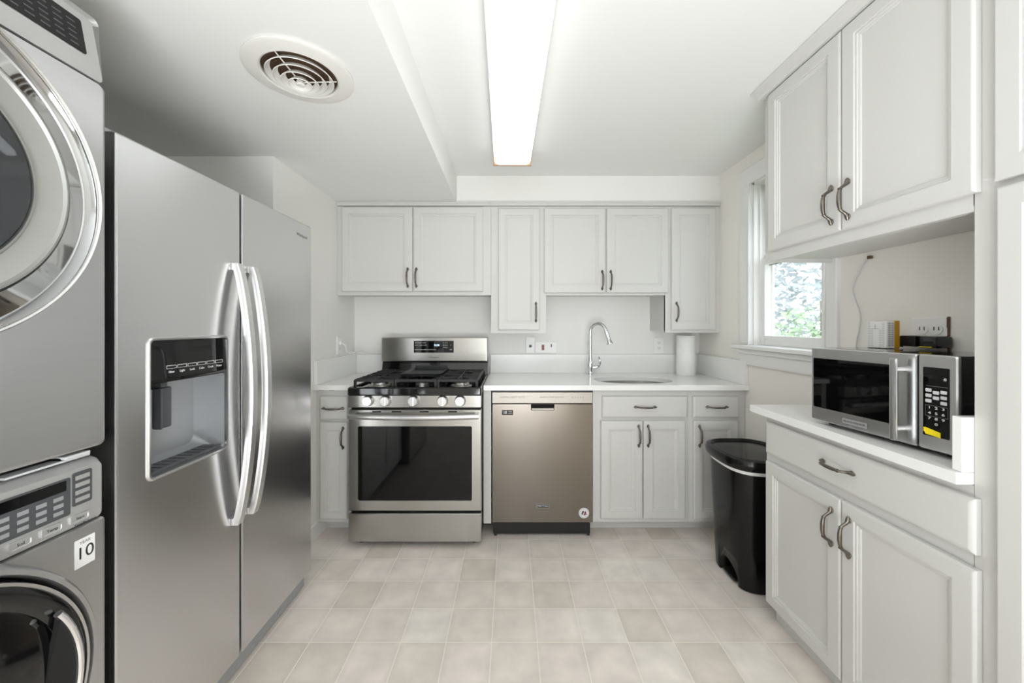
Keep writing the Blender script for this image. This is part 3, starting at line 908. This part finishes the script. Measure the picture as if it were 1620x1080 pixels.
obj('display_marks', b, M['grey'], scn)
b = B(FCP); b.rects([(.793, .830, .885, .955, -.0038, .004), (.793, .830, .885, .955, -.0022, .004)]); kp = obj('side_buttons', b, M['dgrey'], cp)
b = B(FCP)
for j in range(4): b.box(.798, .825, .892 + j * .0155, .901 + j * .0155, -.0021, -.001, .0005)
obj('button_marks', b, M['silver'], kp)
b = B(FCP)
for j in range(4): b.box(.60, .655, .882 + j * .018, .892 + j * .018, -.0038, -.001, .002)
obj('option_button', b, M['ltgrey'], cp)
for i in range(4):
    b = B(FCP); A = .642 + i * .049
    b.rects([(A, A + .036, .848, .866, -.0038, .004), (A, A + .036, .848, .866, -.001, .004), (A + .003, A + .033, .851, .863, -.001, .003), (A + .004, A + .032, .852, .862, -.002, .003)])
    kb = obj('option_button', b, M['silver'], cp)
    text('button_lettering', ('Spin', 'Soil', 'Temp', 'Start')[i], FCP, A + .018, .857, -.0018, .008, M['print_dark'], kb)
text('panel_lettering', 'TrueBalance', FWD, .815, .8435, .0, .0085, M['print_dark'], cp)
b = B(FWD); b.rects([(.794, .833, .752, .812, .0003, .001), (.794, .833, .752, .812, .0009, .001)]); st = obj('warranty_sticker', b, M['print'], wr); st['label'] = 'white sticker reading 10'
text('sticker_lettering', '10', FWD, .8135, .780, .0011, .036, M['print_dark'], st)
text('sticker_lettering', 'YEAR', FWD, .8135, .803, .0011, .009, M['print_grey'], st)
zc = .59
b = B(FWD); b.lathe(yc, zc, [(.296, .0005), (.295, .014), (.291, .030), (.286, .036), (.279, .036), (.275, .028), (.274, .0005)], 96)
obj('door_surround', b, M['graphite'], wr)
b = B(FWD); b.lathe(yc, zc, [(.272, .0005), (.272, .026), (.268, .036), (.262, .038), (.24, .042), (.226, .036), (.222, .038), (.17, .056), (.10, .064), (.0, .066)], 96, cap0=True)
wd = obj('door', b, M['black_gloss'], wr)
b = B(FWD); b.lathe(yc, zc, [(.2685, .0365), (.2672, .041), (.262, .041), (.261, .0385)], 96, cap0=False, cap1=False); obj('chrome_ring', b, M['steel_sat'], wd)
def pol(r, t): return (yc + r * math.cos(R(t)), zc + r * math.sin(R(t)))
b = B(FWD)
arc = [pol(.237, t) for t in range(30, -31, -4)] + [pol(.237 - .055 * math.sin(PI * (t + 30) / 60), t) for t in range(-26, 27, 4)]
b.prism(arc, .042, .0525)
obj('handle_pocket', b, M['dark'], wd)
b = B(FWD)
pts = [pol(.239, t) + (.0515,) for t in range(32, -33, -4)]
b.sweep(pts, [(math.cos(2 * PI * k / 10) * .0065, math.sin(2 * PI * k / 10) * .0065) for k in range(10)], up=(0, 0, 1))
obj('handle', b, M['chrome'], wd)

dy = thing('clothes_dryer', 'graphite clothes dryer with a round chrome door, stacked on the washing machine', 'clothes dryer', (-1.27, yc, .985))
b = B(FWD); b.rects([(wa0, wa1, .995, 1.802, -.72, .012), (wa0, wa1, .995, 1.802, -.02, .012), (wa0 + .004, wa1 - .004, .999, 1.802, -.006, .012), (wa0 + .014, wa1 - .014, 1.009, 1.800, 0, .010)])
obj('body', b, M['graphite'], dy)
b = B(FWD)
b.loft([[(a, z, c) for a, z in rrect(wa0 + i, wa1 - i, 1.804, 1.957 - i, .012)] for i, c in ((0, -.72), (0, -.04), (.004, -.02))] +
       [[(a, z, -.001 - .028 * max(0, (z - 1.81) / .15)) for a, z in rrect(wa0 + .012, wa1 - .012, 1.806, 1.947, .010)]])
cp = obj('control_panel', b, M['silver'], dy)
FT = Frame(FWD.pt(0, 1.806, -.0002), FWD.u, (Vector(FWD.v) * .14 - Vector(FWD.n) * .0262).normalized(), (Vector(FWD.n) * .14 + Vector(FWD.v) * .0262).normalized())
b = B(FT); b.rects([(.40, .825, .048, .125, .0002, .004), (.40, .825, .048, .125, .0016, .004)]); dg_ = obj('display_screen', b, M['black_glass'], cp)
b = B(FT)
for i in range(8):
    for j in range(5):
        b.box(.62 + i * .025, .636 + i * .025, .058 + j * .0125, .061 + j * .0125, .0017, .002)
obj('display_marks', b, M['dgrey'], dg_)
b = B(FWD); b.box(wa0 + .02, wa1 - .02, .978, .994, -.69, -.05); b.box(.790, .835, .980, .990, -.05, -.022, .002)
obj('stacking_bracket', b, M['black'], dy)
b = B(FWD); b.box(.70, .842, .979, .983, -.046, -.020); b.box(.79, .838, .984, .991, -.046, -.014, .002); obj('bracket_strip', b, M['ltgrey'], dy)
zc = 1.515
b = B(FWD); b.lathe(yc, zc, [(.296, .0005), (.295, .026), (.2925, .036), (.289, .040), (.285, .036), (.282, .0265), (.265, .0315), (.248, .0363), (.232, .0405), (.229, .036), (.228, .0005)], 120)
dd = obj('door', b, M['chrome_soft'], dy)
b = B(FWD); b.lathe(yc, zc, [(.2945, .030), (.2920, .0400), (.2895, .0420), (.2865, .0400), (.2850, .0330)], 120, cap0=False, cap1=False); obj('chrome_ring', b, M['steel_sat'], dd)
b = B(FWD); b.lathe(yc, zc, [(.2275, .0005), (.2275, .038), (.226, .046), (.222, .047), (.219, .042), (.20, .034), (.186, .031), (.182, .036), (.178, .037), (.177, .0005)], 120)
obj('inner_ring', b, M['silver_dark'], dd)
b = B(FWD); b.lathe(yc, zc, [(.1765, .0005), (.1765, .033), (.172, .039), (.14, .047), (.09, .053), (.0, .056)], 96)
gl = obj('door_glass', b, M['dgrey'], dd)
M['dryer_glass'] = mat('smoked_door_glass', srgb(70, 72, 75), 0.05, 0.55, noise=0.02)
gl.data.materials[0] = M['dryer_glass']

# ------------------------------------------------------------------ tall cabinets on the right
XK = 1.107
FK = right(XK - .020)
rc = thing('wall_cabinet', 'large two-door white wall cabinet over the microwave', 'cabinet', (1.25, 1.27, 1.538))
b = B(); b.box(XK, XR - .0015, .907, 1.648, 1.553, 2.252); b.box(XK - .001, XK + .018, .907, 1.648, 1.538, 2.252)
b.box(XK + .018, XR - .0015, 1.632, 1.648, 1.538, 1.553)
obj('carcass', b, M['cab'], rc)
cab_door(rc, FK, -1.609, -1.254, 1.579, 2.240, (-1.283, 1.672))
cab_door(rc, FK, -1.250, -.891, 1.579, 2.240, (-1.220, 1.672))
b = B(right(XK)); b.loft([[(-1.654, z, c) for z, c in ((2.243, .0), (2.243, .028), (2.252, .034), (2.262, .060), (2.2705, .064), (2.2705, .0))],
                          [(-.40, z, c) for z, c in ((2.243, .0), (2.243, .028), (2.252, .034), (2.262, .060), (2.2705, .064), (2.2705, .0))]])
struct(obj('trim_2', b, M['cab']))

pc = thing('pantry_cabinet', 'tall white pantry cabinet at the near end of the microwave counter', 'cabinet', (1.25, .66, 0))
b = B(); b.box(XK, XR - .0015, .40, .905, .0005, 2.242)
obj('carcass', b, M['cab'], pc)
cab_door(pc, FK, -.857, -.45, 1.590, 2.238, (-.49, 1.70))
cab_door(pc, FK, -.853, -.45, .10, 1.574, (-.49, 1.02))

bc = thing('base_cabinet', 'large white base cabinet under the microwave counter', 'cabinet', (1.25, 1.27, 0))
b = B(); b.box(XK, XR - .0015, .907, 1.640, .078, .8835)
obj('carcass', b, M['cab'], bc)
b = B(); b.box(1.143, 1.16, .907, 1.632, .0005, .0775); obj('toe_kick', b, M['cab'], bc)
FK2 = right(XK - .020)
cab_door(bc, FK2, -1.622, -.891, .725, .857, (-1.262, .795), SLAB, 'drawer', False)
cab_door(bc, FK2, -1.622, -1.254, .090, .690, (-1.284, .585))
cab_door(bc, FK2, -1.250, -.889, .090, .690, (-1.217, .585))
ct = thing('countertop', 'small white quartz countertop carrying the microwave', 'countertop', (1.25, 1.27, .884))
b = B(); b.box(1.065, XR - .0015, .9065, 1.690, .8845, .914, .002)
obj('slab', b, M['quartz'], ct)
b = B(); b.box(1.078, XR - .0015, .9065, .9265, .9145, 1.046, .001)
obj('side_splash', b, M['quartz'], ct)

# ------------------------------------------------------------------ microwave
W = .415
mw = thing('microwave', 'stainless steel and black microwave on the right counter', 'microwave', (1.094, 1.382, .9145), rz=R(-83.03))
FM = Frame((0, 0, 0), (1, 0, 0), (0, 0, 1), (0, -1, 0))
b = B(FM); b.box(0, W, .012, .272, -.262, -.012, .004)
obj('case', b, M['black_gloss'], mw, True)
for a in (.04, W - .04):
    for c in (-.05, -.22):
        b = B(FM); b.lathe(a, c, [(.014, .0003), (.014, .012)], 14, axis='b')
        obj('foot', b, M['black'], mw, True)
b = B(FM)
d0, d1 = .001, .325
b.rects([(d0, d1, .014, .271, -.0115, .004), (d0, d1, .014, .271, -.003, .004), (d0 + .003, d1 - .002, .017, .268, 0, .004), (.008, .280, .060, .235, 0, .003), (.009, .279, .061, .234, -.003, .003)], seg=3)
md = obj('door', b, M['steel'], mw, True)
b = B(FM); b.rects([(.0085, .2795, .0605, .2345, -.006, .003), (.0085, .2795, .0605, .2345, -.0012, .003)], seg=3); obj('door_window', b, M['black_glass'], md, True)
b = B(FM); b.box(.283, .299, .022, .258, .024, .036, .004)
for z in (.055, .225): b.tube([(.291, z, .0002), (.291, z, .026)], .007, 12)
obj('handle', b, M['steel_sat'], md, True)
b = B(FM); b.rects([(.115, .195, .0255, .0445, .0003, .001), (.115, .195, .0255, .0445, .0009, .001)]); bdg = obj('badge', b, M['print_grey'], md, True)
b = B(FM); b.rects([(.1165, .1935, .027, .043, .0009, .001), (.1165, .1935, .027, .043, .0012, .001)]); bd2 = obj('badge_plate', b, M['silver'], md, True)
text('badge_lettering', 'BLACK+DECKER', FM, .155, .035, .0014, .0093, M['print_dark'], bd2, True)
b = B(FM); b.rects([(.329, W - .001, .014, .271, -.0115, .004), (.329, W - .001, .014, .271, -.003, .004), (.331, W - .004, .017, .268, 0, .004)], seg=3)
cp = obj('control_panel', b, M['steel'], mw, True)
b = B(FM); b.rects([(.341, .398, .052, .238, .0002, .003), (.341, .398, .052, .238, .0012, .003)]); kp = obj('keypad', b, M['black_glass'], cp, True)
text('clock_digits', ':0', FM, .389, .208, .0014, .010, M['print'], kp, True)
for i in range(3):
    for j in range(3):
        if (i, j) == (1, 2): continue
        b = B(FM); z = .176 - j * .0145 - (.004 if i == 1 else 0) - .001 * i
        b.rects([(.347 + i * .0165, .3605 + i * .0165, z - .0045, z + .0045, .0013, .002), (.347 + i * .0165, .3605 + i * .0165, z - .0045, z + .0045, .0022, .002)])
        obj('key', b, M['ltgrey'], kp, True)
b = B(FM); b.box(.346, .3955, .1345, .1352, .0013, .0016); b.box(.346, .3955, .106, .1067, .0013, .0016); b.box(.346, .3465, .106, .135, .0013, .0016); b.box(.395, .3955, .106, .135, .0013, .0016)
b.box(.348, .395, .187, .1878, .0013, .0016)
obj('keypad_lines', b, M['print_grey'], kp, True)
for i, row in enumerate(('1  2  3', '4  5  6', '7  8  9', '0')):
    text('key_lettering', row, FM, .3705, .129 - .0145 * i, .0014, .0095, M['print'], kp, True, sx=1.5)
b = B(FM); b.prism([(.341, .072), (.346, .074), (.380, .066), (.380, .052), (.347, .056), (.345, .061), (.342, .064), (.343, .068)], .0013, .0019)
obj('sticker', b, M['yellow'], cp, True)['label'] = 'torn yellow sticker'

# ------------------------------------------------------------------ things on and behind the microwave
rt = thing('wifi_router', 'white vented router with an ochre back edge standing on the microwave', 'router', (1.30, 1.325, 1.187))
FRT = Frame((1.278, 1.362, 1.1872), (0, -1, 0), (0, 0, 1), (-1, 0, 0))
zr = .094
b = B(FRT); b.rects([(0, .072, 0, zr, -.027, .004), (0, .072, 0, zr, -.003, .004), (.002, .070, .002, zr - .002, 0, .004)], seg=3)
hs = obj('housing', b, M['white_pl'], rt)
b = B(FRT)
for k in range(6):
    for zz in range(14):
        if k in (2, 3) or (k in (1, 4) and zz > 9): continue
        b.box(.006 + k * .0102, .0140 + k * .0102, .006 + zz * .0061, .0088 + zz * .0061, .0001, .0006)
b.rects([(.018, .046, .066, .0685, .0001), (.018, .046, .066, .0685, .0008)]); b.rects([(.030, .034, .0685, .082, .0001), (.030, .034, .0685, .082, .0008)])
obj('vent_slots', b, M['ltgrey'], hs)
b = B(FRT)
for k in range(2):
    for zz in range(13):
        b.box(.0721, .0726, .008 + zz * .0063, .0115 + zz * .0063, -.014 - k * .0105, -.006 - k * .0105)
obj('vent_slots', b, M['grey'], hs)
b = B(FRT); b.rects([(.001, .073, 0, zr + .001, -.044, .003), (.001, .073, 0, zr + .001, -.0275, .003)], seg=3); obj('back_edge', b, M['ochre'], rt)['label'] = 'ochre back edge'

FRW = right(XR)
t = plate(FRW, -1.326, -1.216, 1.165, 1.292, 'wall_outlet', 'double white outlet plate with two black adapters on the right wall', 'outlet')
for a in (-1.286, -1.2425):
    for zz in (1.2105, 1.2535):
        b = B(FRW); b.lathe(a, zz, [(.0175, .0056), (.0175, .008), (.0162, .0088)], 24); so = obj('socket', b, M['white_pl'], t)
        if zz > 1.25:
            q = B(FRW); q.box(a - .0085, a - .0055, zz - .004, zz + .008, .0089, .0092); q.box(a + .0055, a + .0085, zz - .004, zz + .008, .0089, .0092); obj('slots', q, M['dark'], so)
b = B(FRW); b.box(-1.2145, -1.2095, 1.165, 1.294, .0004, .006, .001); b.box(-1.2155, -1.2085, 1.258, 1.292, .002, .007, .001); obj('bare_edge', b, M['brown'], t)['label'] = 'brown bare edge strip'
pa = tag(obj('power_adapter', B(FRW).box(-1.302, -1.250, 1.196, 1.2315, .0095, .070, .004), M['black']), 'flat black power adapter plugged in nearer the router', 'power adapter')
b = B(FRW); b.tube(spline([(-1.301, 1.205, .055), (-1.316, 1.203, .062), (-1.322, 1.196, .05), (-1.318, 1.1925, .04)], 6), .0025, 8); obj('cable', b, M['black'], pa)
pa = tag(obj('power_adapter', B(FRW).box(-1.246, -1.192, 1.1935, 1.2325, .0095, .066, .008), M['black_gloss']), 'rounded black power adapter with a yellow stripe, right of the flat one', 'power adapter')
b = B(FRW); b.box(-1.242, -1.204, 1.1955, 1.1975, .0662, .0668); obj('stripe', b, M['yellow'], pa)
b = B()
hole = [(XR - .006, 1.473, 1.533), (XR - .012, 1.50, 1.492), (XR - .014, 1.535, 1.425), (XR - .012, 1.533, 1.38), (XR - .009, 1.512, 1.31), (XR - .008, 1.517, 1.25), (XR - .007, 1.533, 1.17), (XR - .007, 1.53, .93)]
b.tube(spline(hole, 8), .0022, 8)
cw_ = tag(obj('cable', b, M['ltgrey']), 'thin pale cable hanging down the wall from the cabinet above the microwave', 'cable')
b = B(); b.box(XR - .014, XR - .002, 1.466, 1.480, 1.5245, 1.5362, .002); obj('grommet', b, M['brown'], cw_)

# ------------------------------------------------------------------ trash can
cx0, cy0 = 1.235, 1.93
tc_ = thing('trash_can', 'black plastic step trash can in front of the corner base cabinet', 'trash can', (cx0, cy0, 0))
def ring2(cx, hx, hy, z, p=3.0, n=56):
    return sup_ring(cx, cy0, hx, hy, z, n, p)
b = B()
b.loft([ring2(1.243, .148, .150, .0008, 3.6), ring2(1.243, .154, .156, .006, 3.6), ring2(1.239, .156, .162, .15, 3.6), ring2(1.229, .158, .171, .40, 3.4), ring2(1.222, .160, .178, .585), ring2(1.222, .148, .166, .585), ring2(1.23, .145, .16, .40)])
bd = obj('body', b, M['black_can'], tc_)
b = B(left(0)); 
poly = [(-.075, -.02), (.075, -.02)] + [(.075 * math.cos(R(t)), .03 + .075 * math.sin(R(t))) for t in range(0, 181, 15)]
b.prism([(cy0 - .025 + a, z) for a, z in poly], 1.0, 1.150)
cut = obj('cutter', b, M['black_can'])
cut.location = (0, 0, 0)
bd_w = bd
bpy.context.view_layer.update()
boolean_cut(bd, cut)
bd.data.materials.clear(); bd.data.materials.append(M['black_can'])
b = B(); b.box(1.090, 1.148, cy0 - .075, cy0 + .025, .014, .028, .006)
obj('pedal', b, M['black'], tc_)
b = B()
b.loft([ring2(1.2225, .1605, .179, .566), ring2(1.2225, .162, .182, .576), ring2(1.2225, .164, .184, .592), ring2(1.2225, .1605, .179, .592), ring2(1.2225, .1605, .179, .57)], closed=True)
obj('liner_bag', b, M['white_pl'], tc_)['label'] = 'white liner bag edge'
b = B()
b.loft([ring2(1.2185, .172, .192, .586), ring2(1.2185, .180, .198, .596), ring2(1.2185, .182, .200, .618), ring2(1.2185, .176, .195, .634), ring2(1.2185, .158, .178, .640), ring2(1.2185, .148, .168, .628), ring2(1.2185, .09, .11, .632), ring2(1.2185, .02, .02, .634)])
b.box(1.19, 1.27, cy0 - .206, cy0 - .185, .588, .624, .008)
obj('lid', b, M['black_can'], tc_)

# ------------------------------------------------------------------ ceiling light and vent
lt = thing('ceiling_light', 'long bright fluorescent ceiling light on the high ceiling', 'ceiling light', (.02, 1.58, ZC), rz=R(1.0))
Fx = Frame((0, 0, 0), (1, 0, 0), (0, 1, 0), (0, 0, 1))
hw, hl = .107, .61
b = B(Fx); b.box(-hw + .004, hw - .004, -hl + .012, hl - .012, -.022, -.0006)
for s_ in (-1, 1):
    a0, a1 = sorted((s_ * (hw - .003), s_ * (hw + .001)))
    b.box(a0, a1, -hl + .012, hl - .012, -.036, -.0006, .001)  # opaque side strips added to hold lamp light off the nearby ceiling
obj('housing', b, M['trim'], lt, True)
b = B(Fx)
sec = [(-hw + .0035, -.023), (-hw + .0035, -.060), (-hw + .010, -.076), (-hw + .03, -.082), (hw - .03, -.082), (hw - .010, -.076), (hw - .0035, -.060), (hw - .0035, -.023)]
b.loft([[(x, -hl + .010, z) for x, z in sec], [(x, hl - .010, z) for x, z in sec]])
obj('diffuser', b, M['lamp'], lt, True)
for s_ in (-1, 1):
    b = B(Fx); y0, y1 = sorted((s_ * (hl - .009), s_ * (hl + .001)))
    b.box(-hw - .003, hw + .003, y0, y1, -.086, -.0006, .002)
    obj('end_cap', b, M['tan'], lt, True)['label'] = 'tan end cap'

vt = thing('ceiling_vent', 'round cream ceiling air vent with concentric rings on the low ceiling', 'air vent', (-.69, 1.245, ZL))
vx, vy = -.69, 1.245
b = B(); b.lathe(vx, vy, [(.162, ZL - .0005), (.163, ZL - .006), (.155, ZL - .010), (.118, ZL - .014), (.112, ZL - .010), (.111, ZL - .002)], 64, cap0=False, cap1=False)
obj('flange', b, M['vent'], vt)
b = B(); b.lathe(vx, vy, [(.111, ZL - .0006), (.111, ZL - .0016)], 48); obj('duct_opening', b, M['rust'], vt)
for r0, z0 in ((.098, .012), (.076, .020), (.054, .028), (.033, .034)):
    b = B(); b.lathe(vx, vy, [(r0 - .012, ZL - z0 + .009), (r0 - .010, ZL - z0 + .009), (r0 + .003, ZL - z0 - .006), (r0 + .001, ZL - z0 - .0075)], 56, cap0=False, cap1=False)
    b2_ = b; b2_.bm.faces.ensure_lookup_table()
    obj('ring', b, M['vent'], vt)
b = B(); b.lathe(vx, vy, [(.012, ZL - .030), (.014, ZL - .040), (.010, ZL - .043), (.0, ZL - .043)], 24); obj('center_cap', b, M['vent'], vt)
b = B()
for t0 in (20, 140, 260):
    b.tube([(vx + .01 * math.cos(R(t0)), vy + .01 * math.sin(R(t0)), ZL - .030), (vx + .108 * math.cos(R(t0)), vy + .108 * math.sin(R(t0)), ZL - .006)], .002, 6)
obj('spokes', b, M['vent'], vt)

# ------------------------------------------------------------------ outside the window
b = B(); b.box(XR + .3, 20, -8, 22, -.6, -.5)
struct(obj('ground_outside', b, M['lawn']))
def tree(label, x, y, h, cr, cz, leaves, m, size):
    t = thing('tree', label, 'tree', (x, y, -.5))
    k = B(); k.tube([(x, y, -.5), (x + .05, y, h * .4), (x, y + .05, h)], [.12, .09, .03], 10)
    obj('trunk', k, M['bark'], t)
    c = B()
    for i in range(leaves):
        while True:
            p = Vector((random.uniform(-1, 1), random.uniform(-1, 1), random.uniform(-1, 1)))
            if p.length < 1: break
        p = Vector((x + p.x * cr, y + p.y * cr, cz + p.z * (h - cz)))
        u = Vector((random.gauss(0, 1), random.gauss(0, 1), random.gauss(0, 1))).normalized()
        w = u.orthogonal().normalized()
        s1 = size * random.uniform(.6, 1.3)
        vs = [c.bm.verts.new(p + q) for q in (u * s1, w * s1 * .45, -u * s1, -w * s1 * .45)]
        c.bm.faces.new(vs)
    obj('crown', c, m, t, smooth=False)
tree('pale grey-green tree seen through the window', 4.2, 6.8, 4.4, 1.8, 2.0, 6500, M['leaf_grey'], .085)
tree('low green bush outside below the grey-green tree', 3.5, 4.2, 1.55, .75, .6, 3000, M['leaf'], .055)
